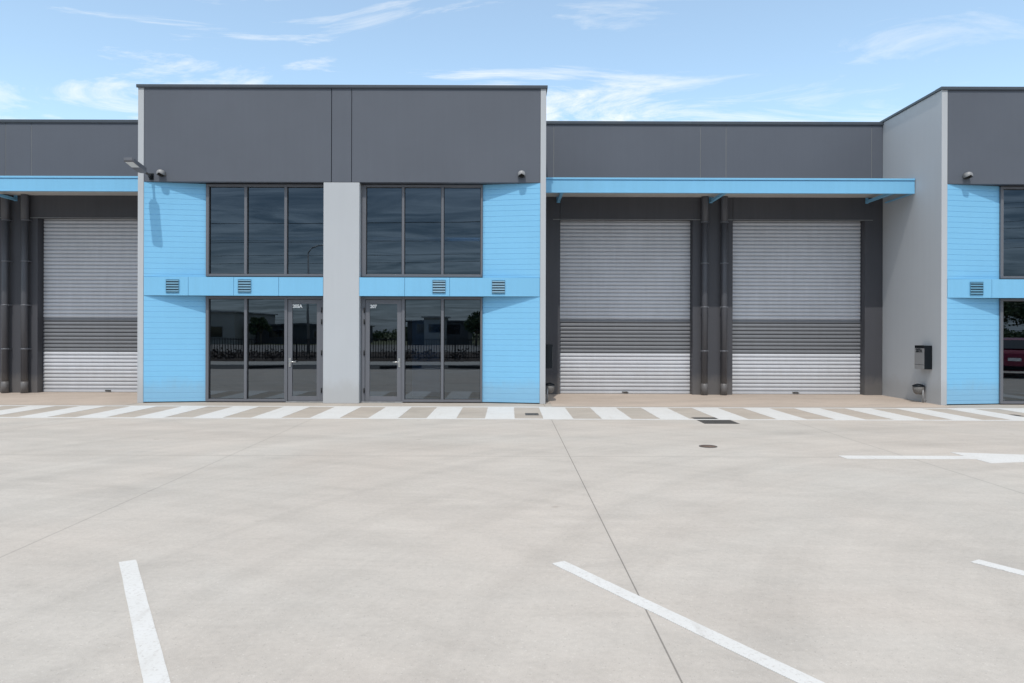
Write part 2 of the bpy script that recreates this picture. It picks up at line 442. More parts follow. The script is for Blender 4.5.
# lapped cladding boards on the splayed reveals
def cladding(x0, y0, x1, y1, z0, z1):
    bm = bmesh.new()
    d = Vector((x1 - x0, y1 - y0, 0)).normalized()
    n = Vector((d.y, -d.x, 0))
    if n.y > 0: n = -n
    pitch, g = 0.1205, 0.006
    prof = []                          # (offset behind the face, z)
    z = z1
    while z > z0 + 0.001:
        zb = max(z - pitch, z0)
        prof += [(0.002, z - 0.0005), (0.0, z - 0.003), (0.0, zb + g), (0.006, zb + g - 0.001), (0.006, zb)]
        z = zb
    cols = []
    for p in (Vector((x0, y0, 0)), Vector((x1, y1, 0))):
        cols.append([bm.verts.new((p.x - n.x * o, p.y - n.y * o, zz)) for o, zz in prof])
    for i in range(len(prof) - 1):
        bm.faces.new((cols[0][i], cols[1][i], cols[1][i + 1], cols[0][i + 1]))
    # closing back
    bk = [[bm.verts.new((p[0], 16.31, zz)) for zz in (z1, z0)] for p in ((x0, 0), (x1, 0))]
    bm.faces.new((cols[0][0], cols[1][0], bk[1][0], bk[0][0])); bm.faces.new((cols[0][-1], cols[1][-1], bk[1][1], bk[0][1]))
    bm.faces.new((bk[0][0], bk[1][0], bk[1][1], bk[0][1]))
    return obj('cladding', bm, 'blue', blk)
CI0, CI1 = -6.80, -0.575               # inner edges of the cladding
for (z0, z1) in ((0.02, 2.388), (2.807, 4.917)):
    cladding(XL + 0.134, F + 0.006, CI0, W, z0, z1)
    cladding(XR - 0.129, F + 0.006, CI1, W, z0, z1)

# sill bands with vents
def vent(parent, x, z):
    bm = bmesh.new()
    s = 0.14
    box(bm, x - s, x + s, F - 0.008, F - 0.003, z - s, z + s, 1)
    for a in ((x - s - 0.006, x - s, z - s - 0.006, z + s + 0.006), (x + s, x + s + 0.006, z - s - 0.006, z + s + 0.006),
              (x - s, x + s, z - s - 0.006, z - s), (x - s, x + s, z + s, z + s + 0.006)):
        box(bm, a[0], a[1], F - 0.02, F - 0.003, a[2], a[3], 0)
    for i in range(5):
        zz = z - s + 0.03 + i * 0.058
        vs = [bm.verts.new(p) for p in ((x - s, F - 0.026, zz - 0.014), (x + s, F - 0.026, zz - 0.014), (x + s, F - 0.009, zz + 0.018), (x - s, F - 0.009, zz + 0.018))]
        bm.faces.new(vs).material_index = 0
    return obj('vent', bm, ['vent', 'ventdark'], parent)
def band(edges, vents):
    bm = bmesh.new()
    for a, b in zip(edges, edges[1:]):
        box(bm, a + 0.004, b - 0.004, F, F + 0.02, 2.391, 2.804, 0)
    box(bm, edges[0], edges[-1], F + 0.021, F + 0.20, 2.393, 2.802, 1)
    o = obj('spandrel_band', bm, ['bluem', 'vent'], blk)
    for x, z in vents: vent(o, x, z)
band([XL + 0.134, -7.11, -6.10, -5.10, COL0], [(-7.455, 2.60), (-5.855, 2.605)])
band([COL1, -2.30, -1.30, XR - 0.129], [(-1.535, 2.605), (-0.215, 2.60)])

# windows, shopfronts, doors
FY0, FY1 = W - 0.045, W + 0.055
def pane(parent, x0, x1, z0, z1, y=W + 0.02):
    bm = bmesh.new()
    bm.faces.new([bm.verts.new(p) for p in ((x0, y, z0), (x1, y, z0), (x1, y, z1), (x0, y, z1))])
    return obj('pane', bm, 'glass', parent)
def framed(name, x0, x1, z0, z1, muls, jl=0.055, jr=0.055, hb=0.055, ht=0.055, mw=0.06, skip=None):
    """aluminium frame x0..x1, mullions centred on muls; one pane per bay"""
    bm = bmesh.new()
    box(bm, x0, x0 + jl, FY0, FY1, z0, z1); box(bm, x1 - jr, x1, FY0, FY1, z0, z1)
    box(bm, x0 + jl, x1 - jr, FY0 + 0.002, FY1 - 0.002, z0, z0 + hb); box(bm, x0 + jl, x1 - jr, FY0 + 0.002, FY1 - 0.002, z1 - ht, z1)
    for m in muls: box(bm, m - mw / 2, m + mw / 2, FY0 + 0.001, FY1 - 0.001, z0 + hb, z1 - ht)
    par = bpy.data.objects.new(name, None); C.objects.link(par); par.parent = blk
    obj('frame', bm, 'frame', par, bevel=0.004)
    edges = [x0 + jl] + [v for m in muls for v in (m - mw / 2, m + mw / 2)] + [x1 - jr]
    g = bmesh.new()
    for i in range(0, len(edges), 2):
        if skip == i // 2: continue
        a, b = edges[i], edges[i + 1]
        pane(par, a + 0.002, b - 0.002, z0 + hb, z1 - ht)
        for q in ((a, a + 0.012, z0 + hb, z1 - ht), (b - 0.012, b, z0 + hb, z1 - ht), (a, b, z0 + hb, z0 + hb + 0.01), (a, b, z1 - ht - 0.012, z1 - ht)):
            box(g, q[0], q[1], W + 0.003, W + 0.017, q[2], q[3])
    obj('gasket', g, 'gasket', par)
    return par, edges
framed('window', CI0 + 0.004, COL0 - 0.003, 2.832, 4.905, [-5.905, -5.005], jl=0.065, jr=0.03)
framed('window', COL1 + 0.003, CI1 - 0.004, 2.832, 4.905, [-2.365, -1.48], jl=0.11, jr=0.04, mw=0.055)
DW = 0.1
# left shopfront: two lights, then the door at the pier
framed('shopfront', CI0 + 0.004, -4.99, 0.02, 2.385, [-5.90], jl=0.065, jr=0.035)
framed('shopfront', -2.36, CI1 - 0.004, 0.02, 2.385, [-1.475], jl=0.035, jr=0.04)
def door(x0, x1, hinge_left, number):
    """glazed leaf inside its own jambs"""
    jl, jr = (0.09, 0.03) if hinge_left else (0.03, 0.085)
    s = 0.10
    d = bpy.data.objects.new('door', None); C.objects.link(d); d.parent = blk
    bm = bmesh.new()
    box(bm, x0, x0 + jl, FY0, FY1, 0.02, 2.385); box(bm, x1 - jr, x1, FY0, FY1, 0.02, 2.385)
    box(bm, x0 + jl, x1 - jr, FY0 + 0.002, FY1, 2.325, 2.385)
    obj('frame', bm, 'frame', d, bevel=0.004)
    a, b = x0 + jl + 0.005, x1 - jr - 0.005
    bm = bmesh.new()
    box(bm, a, a + s, W - 0.02, W + 0.03, 0.035, 2.318); box(bm, b - s, b, W - 0.02, W + 0.03, 0.035, 2.318)
    box(bm, a + s, b - s, W - 0.019, W + 0.03, 0.035, 0.14); box(bm, a + s, b - s, W - 0.019, W + 0.03, 2.225, 2.318)
    obj('leaf_frame', bm, 'frame', d, bevel=0.004)
    pane(d, a + s, b - s, 0.14, 2.225, W + 0.008)
    hx = (b - s / 2) if hinge_left else (a + s / 2)
    dr = -1 if hinge_left else 1
    bm = bmesh.new()
    box(bm, hx - 0.022, hx + 0.022, W - 0.030, W - 0.0205, 0.80, 1.00)
    tube(bm, (hx, W - 0.03, 0.92), (hx, W - 0.085, 0.92), 0.013, seg=10)
    tube(bm, (hx - dr * 0.012, W - 0.078, 0.92), (hx + dr * 0.15, W - 0.078, 0.915), 0.013, seg=10)
    tube(bm, (hx, W - 0.0205, 0.84), (hx, W - 0.038, 0.84), 0.016, seg=12)
    obj('handle', bm, 'steel', d)
    xx = x0 + jl - 0.012 if hinge_left else x1 - jr + 0.012
    for z in (0.28, 1.12, 1.82, 2.08):
        bm = bmesh.new(); tube(bm, (xx, W - 0.056, z - 0.055), (xx, W - 0.056, z + 0.055), 0.014, seg=10)
        obj('hinge', bm, 'gasket', d)
    bm = bmesh.new(); box(bm, x0 + 0.004, x1 - 0.004, W - 0.05, W + 0.05, 0.004, 0.028); obj('threshold', bm, 'galv', d)
    if number:
        mt = Matrix.Translation((a + s + 0.006, W - 0.004, 2.135)) @ Matrix.Rotation(R(90), 4, 'X')
        text('unit_number', number, 0.098, d, 'white', mt)
    return d
door(-4.99, COL0 - 0.003, False, '205A')
door(COL1 + 0.003, -2.36, True, '207')

# overflow outlets on the fascia
for x in (-7.69, 0.29):
    bm = bmesh.new()
    r, n = 0.084, 20
    grid = []
    for i in range(9):                          # hood: a short dome, cut away below
        ph = i / 8 * math.pi / 2
        row = []
        for k in range(n + 1):
            th = R(-28) + (math.pi + R(56)) * k / n
            row.append(bm.verts.new((x + r * math.cos(ph) * math.cos(th), F - 0.10 - r * 0.8 * math.sin(ph), 5.085 + r * math.cos(ph) * math.sin(th))))
        grid.append(row)
    base = [bm.verts.new((v.co.x, F - 0.002, v.co.z)) for v in grid[0]]
    for ra, rb in zip([base] + grid, grid):
        for k in range(n):
            f = bm.faces.new((ra[k], ra[k + 1], rb[k + 1], rb[k])); f.smooth = True
    bmesh.ops.remove_doubles(bm, verts=bm.verts[:], dist=0.0005)
    o = obj('vent_cowl', bm, 'silver', blk)
    so_ = o.modifiers.new('thickness', 'SOLIDIFY'); so_.thickness = 0.004
    bm = bmesh.new(); tube(bm, (x, F - 0.002, 5.085), (x, F - 0.05, 5.085), 0.062, seg=18); obj('outlet_pipe', bm, 'gasket', o)

# rooms behind the glass
rm = bpy.data.objects.new('interior', None); C.objects.link(rm); rm.parent = blk
boxobj('interior_floor', 'infloor', rm, (XL + 0.11, XR - 0.13, 16.27, 23.84, 0.006, 0.02))
boxobj('first_floor', 'inwall', rm, (XL + 0.11, XR - 0.13, 16.33, 23.84, 2.42, 2.79))
boxobj('interior_wall', 'inwall', rm, (XL + 0.11, XR - 0.13, 22.0, 22.1, 0.02, 2.41), (XL + 0.11, XR - 0.13, 20.2, 20.3, 2.80, 6.1), (-3.77, -3.67, 16.34, 21.99, 0.02, 2.41), (-3.77, -3.67, 16.34, 20.19, 2.80, 6.1))
boxobj('ceiling', 'inwall', rm, (XL + 0.11, XR - 0.13, 16.47, 23.84, 5.0, 5.05))
boxobj('interior_column', 'white', rm, (-2.21, -1.57, 16.60, 16.66, 0.12, 1.87))
boxobj('interior_beam', 'white', rm, (-3.65, XR - 0.14, 16.55, 16.62, 3.69, 3.77), (XL + 0.12, -3.79, 16.55, 16.62, 3.69, 3.77))

# ------------------------------------------------------------------ roller door bay
B = 18.5                      # wall plane
BX0, BX1 = XR + 0.002, 9.622
bay = thing('warehouse_bay', 'middle charcoal bay of two roller shutters under a full width blue awning', 'warehouse', (0, 0, 0), 'roller door bays along the row')
O1, O2 = (1.336, 4.745), (5.77, 9.17)     # door openings
HEAD = 4.50
for a, b in ((BX0, O1[0]), (O1[1], O2[0]), (O2[1], BX1)):
    boxobj('pier', 'dark', bay, (a, b, B, B + 0.40, 0, 5.08), bevel=0.005)
for a, b in (O1, O2):
    boxobj('lintel', 'dark', bay, (a + 0.002, b - 0.002, B - 0.012, B + 0.38, HEAD, 5.08))
    boxobj('lintel_trim', 'lightjoint', bay, (a - 0.19, b + 0.19, B - 0.02, B - 0.013, HEAD - 0.012, HEAD + 0.006))
jx = [BX0, 1.155, 1.170, 4.925, 4.940, 5.585, 5.600, 9.325, 9.340, BX1]
for i in range(0, 10, 2):
    boxobj('parapet_panel', 'fascia', bay, (jx[i], jx[i + 1], B + 0.004, B + 0.15, 5.084, 6.95), bevel=0.004)
boxobj('panel_joint', 'lightjoint', bay, (BX0, BX1, B + 0.012, B + 0.014, 5.09, 6.92), (BX0, BX1, B + 0.152, B + 0.3, 5.09, 6.90))
boxobj('parapet_cap', 'cap', bay, (BX0, BX1, B - 0.03, B + 0.2, 6.953, 7.02), (BX0, BX1, B - 0.026, B - 0.016, 6.938, 6.952), bevel=0.004)
boxobj('roof', 'roofm', bay, (BX0, BX1, B + 0.31, 24.0, 6.2, 6.3))
boxobj('rear_wall', 'dark', bay, (BX0, BX1, 23.8, 24.0, 0, 6.19))
boxobj('interior_floor', 'infloor', bay, (BX0, BX1, 19.0, 23.8, 0.006, 0.02))

def roller(x0, x1):
    r = bpy.data.objects.new('roller_door', None); C.objects.link(r); r.parent = bay
    bm = bmesh.new()
    yb = B + 0.245
    pitch = 0.0977
    z = 0.075; seg = 8
    rows = []
    shape = ((0.0, 0.0), (0.13, 0.0), (0.25, 0.82), (0.42, 1.0), (0.70, 1.0), (0.93, 0.86))
    seg = len(shape)
    while z < HEAD + 0.1:
        wob = random.gauss(0, 0.0006)
        for t, d_ in shape:
            rows.append((yb - 0.024 * d_ + wob, z + t * pitch, z))
        z += pitch
    rows.append((yb, z, z))
    cols = [[bm.verts.new((x, y, zz)) for y, zz, _ in rows] for x in (x0 + 0.012, x1 - 0.012)]
    for i in range(len(rows) - 1):
        f = bm.faces.new((cols[0][i], cols[1][i], cols[1][i + 1], cols[0][i + 1]))
        dk = 1 if 1.09 < rows[i][2] + 0.05 < 1.90 else 0
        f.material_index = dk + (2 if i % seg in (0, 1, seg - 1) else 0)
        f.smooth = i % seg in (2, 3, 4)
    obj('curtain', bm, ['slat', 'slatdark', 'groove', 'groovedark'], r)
    for a in ((x0 + 0.001, x0 + 0.014), (x1 - 0.014, x1 - 0.001)):
        boxobj('guide_rail', 'dark', r, (a[0], a[1], yb - 0.05, yb + 0.05, 0.004, HEAD), bevel=0.002)
    boxobj('bottom_rail', 'slat', r, (x0 + 0.016, x1 - 0.016, yb - 0.03, yb + 0.02, 0.012, 0.074), bevel=0.004)
    boxobj('rubber_seal', 'tyre', r, (x0 + 0.016, x1 - 0.016, yb - 0.02, yb + 0.01, 0.0045, 0.0115))
    m = (x0 + x1) / 2
    bm = bmesh.new()
    box(bm, m - 0.07, m + 0.07, yb - 0.045, yb - 0.031, 0.03, 0.065)
    tube(bm, (m - 0.02, yb - 0.045, 0.048), (m + 0.09, yb - 0.07, 0.04), 0.012, seg=8)
    obj('lift_handle', bm, 'cast', r)
roller(*O1); roller(*O2)

def downpipe(x):
    y = B - 0.115
    d = bpy.data.objects.new('downpipe', None); C.objects.link(d); d.parent = bay
    bm = bmesh.new(); tube(bm, (x, y, 0.02), (x, y, 5.065), 0.078, seg=20); obj('pipe', bm, 'pipe', d)
    bm = bmesh.new(); lathe(bm, [(0.079, 0.30), (0.086, 0.296), (0.086, 0.008), (0.0, 0.008)], (x, y, 0)); obj('boot', bm, 'pipe', d)
    bm = bmesh.new(); lathe(bm, [(0.079, 4.44), (0.092, 4.45), (0.092, 5.066)], (x, y, 0)); obj('socket', bm, 'pipe', d)
    for z in (1.13, 2.25, 3.37, 4.42):
        bm = bmesh.new()
        lathe(bm, [(0.079, z - 0.016), (0.083, z - 0.016), (0.083, z + 0.016), (0.079, z + 0.016)], (x, y, 0))
        box(bm, x + 0.075, x + 0.105, y - 0.004, y + 0.004, z - 0.015, z + 0.015)
        box(bm, x - 0.100, x - 0.075, y - 0.004, y + 0.004, z - 0.015, z + 0.015)
        box(bm, x + 0.098, x + 0.106, y - 0.02, B - 0.001, z - 0.015, z + 0.015)
        obj('pipe_clip', bm, 'frame', d)
downpipe(5.02); downpipe(5.515)

# awning
aw = bpy.data.objects.new('awning', None); C.objects.link(aw); aw.parent = bay
A0, A1, AY = BX0 + 0.003, 9.61, 17.03
boxobj('awning_fascia', 'bluem', aw, (A0, A1, AY, AY + 0.05, 4.90, 5.195), (A0, A1, AY - 0.018, AY + 0.052, 5.212, 5.257),
       (A0, A1, AY + 0.015, AY + 0.05, 5.195, 5.212), (A0, A1, AY - 0.006, AY - 0.001, 4.90, 4.925), bevel=0.003)
boxobj('end_plate', 'bluem', aw, (A0, A0 + 0.05, AY + 0.053, B - 0.002, 4.93, 5.25))
boxobj('end_plate', 'bluem', aw, (A1 - 0.05, A1, AY + 0.053, B - 0.002, 5.06, 5.25))
boxobj('soffit', 'soffit', aw, (A0 + 0.052, A1 - 0.052, AY + 0.054, B - 0.004, 5.075, 5.10))
boxobj('roof_sheet', 'roofm', aw, (A0 + 0.052, A1 - 0.052, AY + 0.054, B - 0.004, 5.17, 5.18))
for x in (1.285, 5.20, 9.20):
    bm = bmesh.new()
    box(bm, x - 0.036, x + 0.036, AY + 0.056, B - 0.01, 4.935, 4.998)
    box(bm, x - 0.02, x + 0.02, AY + 0.10, AY + 0.14, 4.999, 5.074)
    box(bm, x - 0.045, x + 0.045, B - 0.009, B - 0.001, 4.925, 5.074)
    obj('beam', bm, 'bluem', aw)
boxobj('ledger', 'bluem', aw, (A1 - 0.045, A1 - 0.001, 17.12, B - 0.2, 4.90, 4.928))

# second block and bay, one period away
PER = 17.86
blk2 = copy_tree(blk); blk2.location = (PER, 0, 0)
blk2['label'] = 'block at the right edge with a bare grey flank and blue cladding, mostly cut off'
bay2 = copy_tree(bay); bay2.location = (-PER, 0, 0)
bay2['label'] = 'bay at the left edge with one roller shutter in view beside two downpipes'
for o in list(bpy.data.objects):
    if o.name.startswith('unit_number'):
        r = o
        while r.parent: r = r.parent
        if r == blk2: bpy.data.objects.remove(o)

# ------------------------------------------------------------------ things fixed to the walls
def mailbox(xw, side, label, number):
    """side -1: sticks out to the left of a wall at xw, +1: to the right"""
    t = thing('mailbox', label, 'mailbox', (xw, 16.525, 0.78), 'wall mounted mailboxes')
    s = side
    def bx(bm, a, b, *r):
        box(bm, min(a * s, b * s), max(a * s, b * s), *r)
    y0, y1, h, p = -0.195, 0.195, 0.54, 0.18
    bm = bmesh.new()
    bx(bm, 0.002, p, y0, y0 + 0.012, 0, h); bx(bm, 0.002, p, y1 - 0.012, y1, 0, h)
    bx(bm, 0.002, p - 0.006, y0 + 0.012, y1 - 0.012, h - 0.012, h - 0.001); bx(bm, 0.002, p - 0.006, y0 + 0.012, y1 - 0.012, 0.001, 0.012)
    bx(bm, 0.002, 0.012, y0 + 0.012, y1 - 0.012, 0.012, h - 0.012)
    obj('body', bm, 'black', t, bevel=0.003)
    bm = bmesh.new(); bx(bm, p - 0.016, p + 0.002, y0 + 0.004, y1 + 0.001, 0.105, h - 0.065); obj('front_panel', bm, 'silver', t, bevel=0.002)
    bm = bmesh.new(); bx(bm, p - 0.016, p + 0.002, y0 + 0.004, y1 + 0.001, -0.001, 0.097); obj('lower_flap', bm, 'silver', t, bevel=0.002)
    bm = bmesh.new(); bx(bm, p - 0.05, p - 0.02, y0 + 0.014, y1 - 0.014, h - 0.063, h - 0.014); obj('slot_flap', bm, 'black', t, bevel=0.003)
    if number:
        m = Matrix(((0, 0, s, s * (p + 0.0035)), (s * 1.0, 0, 0, -s * 0.145), (0, 1, 0, h - 0.155), (0, 0, 0, 1)))
        text('unit_number', number, 0.115, t, 'black', m)
    return t
mailbox(9.625, -1, 'black and silver mailbox numbered 207A on the grey flank wall at right', '207A')
mailbox(0.835, 1, 'black mailbox seen edge on beside the middle roller shutter', None)

def hose_tap(xw, side, label):
    t = thing('wall_tap', label, 'tap', (xw, 16.60, 0), 'taps below the mailboxes')
    s = side
    bm = bmesh.new()
    tube(bm, (s * 0.075, -0.04, 0.005), (s * 0.075, -0.04, 0.30), 0.019, seg=12)
    tube(bm, (s * 0.075, -0.04, 0.06), (s * 0.001, -0.04, 0.06), 0.012, seg=8)
    obj('riser_pipe', bm, 'silver', t)
    bm = bmesh.new()
    lathe(bm, [(0.0, 0.185), (0.06, 0.19), (0.10, 0.23), (0.118, 0.30), (0.12, 0.37), (0.0, 0.371)], (s * 0.125, 0.06, 0))
    obj('tap_body', bm, 'tapgrey', t)
    bm = bmesh.new()
    lathe(bm, [(0.128, 0.372), (0.128, 0.39), (0.085, 0.415), (0.03, 0.43), (0.0, 0.431)], (s * 0.125, 0.06, 0))
    obj('tap_cap', bm, 'black', t)
    bm = bmesh.new()
    tube(bm, (s * 0.105, 0.12, 0.335), (s * 0.105, 0.26, 0.335), 0.022, seg=12)
    tube(bm, (s * 0.105, 0.26, 0.357), (s * 0.105, 0.26, 0.25), 0.02, seg=12)
    tube(bm, (s * 0.105, 0.24, 0.335), (s * 0.001, 0.24, 0.335), 0.015, seg=10)
    obj('spout', bm, 'galv', t)
    return t
hose_tap(9.625, -1, 'small round tap on a pale riser pipe below the numbered mailbox')
hose_tap(0.835, 1, 'small tap on a pale riser at the foot of the middle block, by the shutter')

fl = thing('floodlight', 'flat area floodlight on a short arm at the top left corner of the middle block', 'floodlight', (-7.93, F, 5.03))
bm = bmesh.new(); box(bm, -0.05, 0.05, -0.012, -0.001, -0.07, 0.07); box(bm, -0.018, 0.018, -0.07, -0.012, -0.035, 0.035)
tube(bm, (-0.03, -0.055, 0.0), (0.03, -0.055, 0.0), 0.045, seg=14); obj('bracket', bm, 'black', fl, bevel=0.003)
bm = bmesh.new(); tube(bm, (0, -0.06, 0.0), (-0.012, -0.33, 0.055), 0.026, seg=12); tube(bm, (-0.04, -0.30, 0.052), (0.02, -0.30, 0.052), 0.04, seg=12); obj('arm', bm, 'cast', fl)
head = bmesh.new()
hw = 0.105
pts_top = []
prof = [(-0.30, 0.05, 0.05), (-0.36, hw, 0.05), (-0.86, hw, 0.035), (-0.90, hw * 0.8, 0.03)]
prev = None
for y, w, th in prof:
    zc = 0.055 + (-y - 0.30) * 0.20
    ring = [head.verts.new((-0.02 + a * w + y * 0.04, y, zc + b * th)) for a, b in ((-1, -1), (1, -1), (1, 1), (-1, 1))]
    if prev:
        for i in range(4): head.faces.new((prev[i], prev[(i + 1) % 4], ring[(i + 1) % 4], ring[i]))
    else: head.faces.new(ring)
    prev = ring
head.faces.new(list(reversed(prev)))
h = obj('lamp_head', head, 'fence', fl, bevel=0.006)
h.data.materials[0] = M['frame']
bm = bmesh.new()
def hp(x, y, dz): return (-0.02 + x + y * 0.04, y, 0.055 + (-y - 0.30) * 0.20 + dz)
bm.faces.new([bm.verts.new(p) for p in (hp(-0.085, -0.60, -0.049), hp(0.085, -0.60, -0.049), hp(0.085, -0.85, -0.041), hp(-0.085, -0.85, -0.041))])
obj('lens', bm, 'lens', h)

# ------------------------------------------------------------------ covers in the yard
def grate(x, y, w, l, label, bars, cat='drain grate'):
    t = thing('drain_grate', label, cat, (x, y, 0), 'drain grates in the yard')
    boxobj('pit', 'pit', t, (-w / 2, w / 2, -l / 2, l / 2, 0.0010, 0.0013))
    bm = bmesh.new()
    f = 0.03
    box(bm, -w / 2, w / 2, -l / 2, -l / 2 + f, 0.0015, 0.0028); box(bm, -w / 2, w / 2, l / 2 - f, l / 2, 0.0015, 0.0028)
    box(bm, -w / 2, -w / 2 + f, -l / 2 + f, l / 2 - f, 0.0015, 0.0028); box(bm, w / 2 - f, w / 2, -l / 2 + f, l / 2 - f, 0.0015, 0.0028)
    obj('frame', bm, 'cast', t)
    bm = bmesh.new()
    for i in range(bars):
        xx = -w / 2 + f + (w - 2 * f) * (i + 0.5) / bars
        box(bm, xx - 0.011, xx + 0.011, -l / 2 + f, l / 2 - f, 0.0015, 0.0026)
    obj('grating', bm, 'cast', t)
grate(3.765, 13.10, 0.62, 0.94, 'large dark drain grate part painted over by the walkway line', 16)
grate(0.47, 14.02, 0.26, 0.36, 'small dark grate in front of the corner of the middle block', 7)
grate(-7.87, 14.05, 0.22, 0.32, 'small dark grate in the stripes at the left of the photo', 6)
grate(9.83, 14.05, 0.34, 0.30, 'small dark grate in the stripes near the right edge of the photo', 8)
cv = thing('manhole_cover', 'small round rusty brown cover set in the open concrete', 'manhole cover', (2.815, 10.11, 0))
bm = bmesh.new(); lathe(bm, [(0.125, 0.001), (0.125, 0.006), (0.108, 0.007)], (0, 0, 0), seg=32); obj('rim', bm, 'cast', cv)
bm = bmesh.new(); lathe(bm, [(0.107, 0.001), (0.107, 0.0055), (0.02, 0.009), (0.0, 0.009)], (0, 0, 0), seg=32); obj('lid', bm, 'rust', cv)

# ------------------------------------------------------------------ across the yard: what the glass mirrors
fe = thing('boundary_fence', 'low black bar fence behind the garden bed, mirrored in the shopfronts', 'fence', (0, -8.4, 0.0))
bm = bmesh.new()
for i in range(0, 560):
    x = -42 + i * 0.15
    box(bm, x - 0.02, x + 0.02, -0.014, 0.014, 0.05, 1.22)
for z in (0.12, 1.12): box(bm, -42, 42, -0.02, 0.02, z, z + 0.05)
obj('bar_panel', bm, 'fence', fe)
for i in range(0, 29):
    x = -42 + i * 3.0
    boxobj('post', 'fence', fe, (x - 0.04, x + 0.04, -0.04, 0.04, 0, 1.32))

def leaves(bm, c, r, n, sz, mi=0):
    for _ in range(n):
        while True:
            p = Vector((random.uniform(-1, 1), random.uniform(-1, 1), random.uniform(-1, 1)))
            if 0.25 < p.length < 1: break
        p = Vector((c[0] + p.x * r[0], c[1] + p.y * r[1], c[2] + p.z * r[2]))
        a = Vector((random.gauss(0, 1), random.gauss(0, 1), random.gauss(0, 1))).normalized() * sz * random.uniform(0.6, 1.3)
        b = a.cross(Vector((random.gauss(0, 1), random.gauss(0, 1), random.gauss(0, 1)))).normalized() * sz * 0.6
        f = bm.faces.new([bm.verts.new(p + v) for v in (-a, b, a, -b)]); f.material_index = mi
bm = bmesh.new()
for i in range(300):
    x = random.uniform(-42, 42)
    leaves(bm, (x, random.uniform(-7.9, -6.3), 0.35), (0.42, 0.35, 0.32), 26, 0.07)
o = obj('ground_cover', bm, 'shrub'); o['kind'] = 'stuff'

bm = bmesh.new()
for i in range(520):
    x = random.uniform(-150, 150)
    h = random.uniform(1.2, 2.6)
    leaves(bm, (x, random.uniform(-100, -86), h * 0.5), (random.uniform(0.8, 2.2), 1.2, h * 0.55), 70, 0.3)
o = obj('distant_scrub', bm, 'leaf'); o['kind'] = 'stuff'

def tree(x, y, h, w, label):
    t = thing('tree', label, 'tree', (x, y, 0), 'trees across the road')
    bm = bmesh.new()
    tube(bm, (0, 0, 0), (0.08, 0.02, h * 0.4), 0.16, 0.11, seg=8)
    ends = []
    for i in range(6):
        a = i * 1.05 + random.random() * 0.5
        e = Vector((math.cos(a) * w * 0.55, math.sin(a) * w * 0.55, h * random.uniform(0.55, 0.85)))
        tube(bm, (0.08, 0.02, h * 0.38), e, 0.08, 0.025, seg=6); ends.append(e)
    obj('trunk', bm, 'bark', t)
    bm = bmesh.new()
    for e in ends + [Vector((0, 0, h * 0.85))]:
        for _ in range(3):
            c = e + Vector((random.gauss(0, w * 0.2), random.gauss(0, w * 0.2), random.gauss(0, h * 0.07)))
            leaves(bm, c, (w * 0.34, w * 0.34, h * 0.13), 110, 0.15)
    obj('crown', bm, 'leaf', t)
tree(-3.6, -48, 3.6, 1.3, 'leafy tree beside the dark far building, mirrored in the right shopfront')
tree(-2.2, -52, 3.2, 1.4, 'smaller leafy tree against the dark far building, mirrored in the glass')
tree(-31.2, -58, 3.4, 1.3, 'tree rising above the dark shed, mirrored in the left shopfront')
tree(35.5, -20, 5.2, 2.6, 'left tree of the pair mirrored in the glass at the right edge')
tree(40.0, -20, 5.8, 3.0, 'right tree of the pair mirrored in the glass at the right edge')

def shed(x0, x1, y0, y1, h, wall, roof, label, wins, name='far_shed', slope=0.35):
    t = thing(name, label, 'building', ((x0 + x1) / 2, (y0 + y1) / 2, 0))
    hx, hy = (x1 - x0) / 2, (y1 - y0) / 2
    boxobj('wall', wall, t, (-hx, hx, -hy, hy, 0, h))
    bm = bmesh.new(); prism(bm, [(-hx - 0.3, h + 0.01), (hx + 0.3, h + 0.01), (hx + 0.3, h + 0.15), (0, h + 0.15 + slope), (-hx - 0.3, h + 0.15)], -hy - 0.3, hy + 0.3)
    obj('roof', bm, roof, t)
    for (a, b, z0, z1) in wins:
        o = boxobj('window', 'frame', t, (a, b, hy + 0.003, hy + 0.05, z0, z1))
        boxobj('pane', 'carglass', o, (a + 0.06, b - 0.06, hy + 0.051, hy + 0.06, z0 + 0.06, z1 - 0.06))
shed(-52, -33.2, -70, -55, 3.9, 'farpale', 'roofm', 'pale shed across the road, mirrored in the left shopfront', [(0, 3, 0.8, 2.2), (5, 8, 0.8, 2.2)], slope=0.3)
shed(-33.0, -20, -74, -62, 2.3, 'farroof', 'farroof', 'long low dark shed across the road, mirrored in the left shopfront', [(-5, -2, 0.8, 1.8), (1, 4, 0.8, 1.8)], slope=0.2)
shed(-12.2, -4.9, -66, -55, 2.8, 'farroof', 'farroof', 'dark flat roofed building across the road, mirrored in the right shopfront', [(-2.6, -0.4, 1.2, 2.6), (0.6, 2.8, 1.2, 2.6)], slope=0.1)
shed(-10.2, -7.4, -56.5, -54.6, 3.3, 'farpale', 'roofm', 'small pale entry box in front of the dark far building', [(-0.9, 0.9, 1.5, 2.6)], slope=0.05)
shed(-1.0, 22, -80, -68, 3.4, 'farpale', 'farroof', 'wide cream shed far beyond the road, behind the camera', [(-8, -5, 1, 2.4), (-2, 1, 1, 2.4), (4, 7, 1, 2.4)])

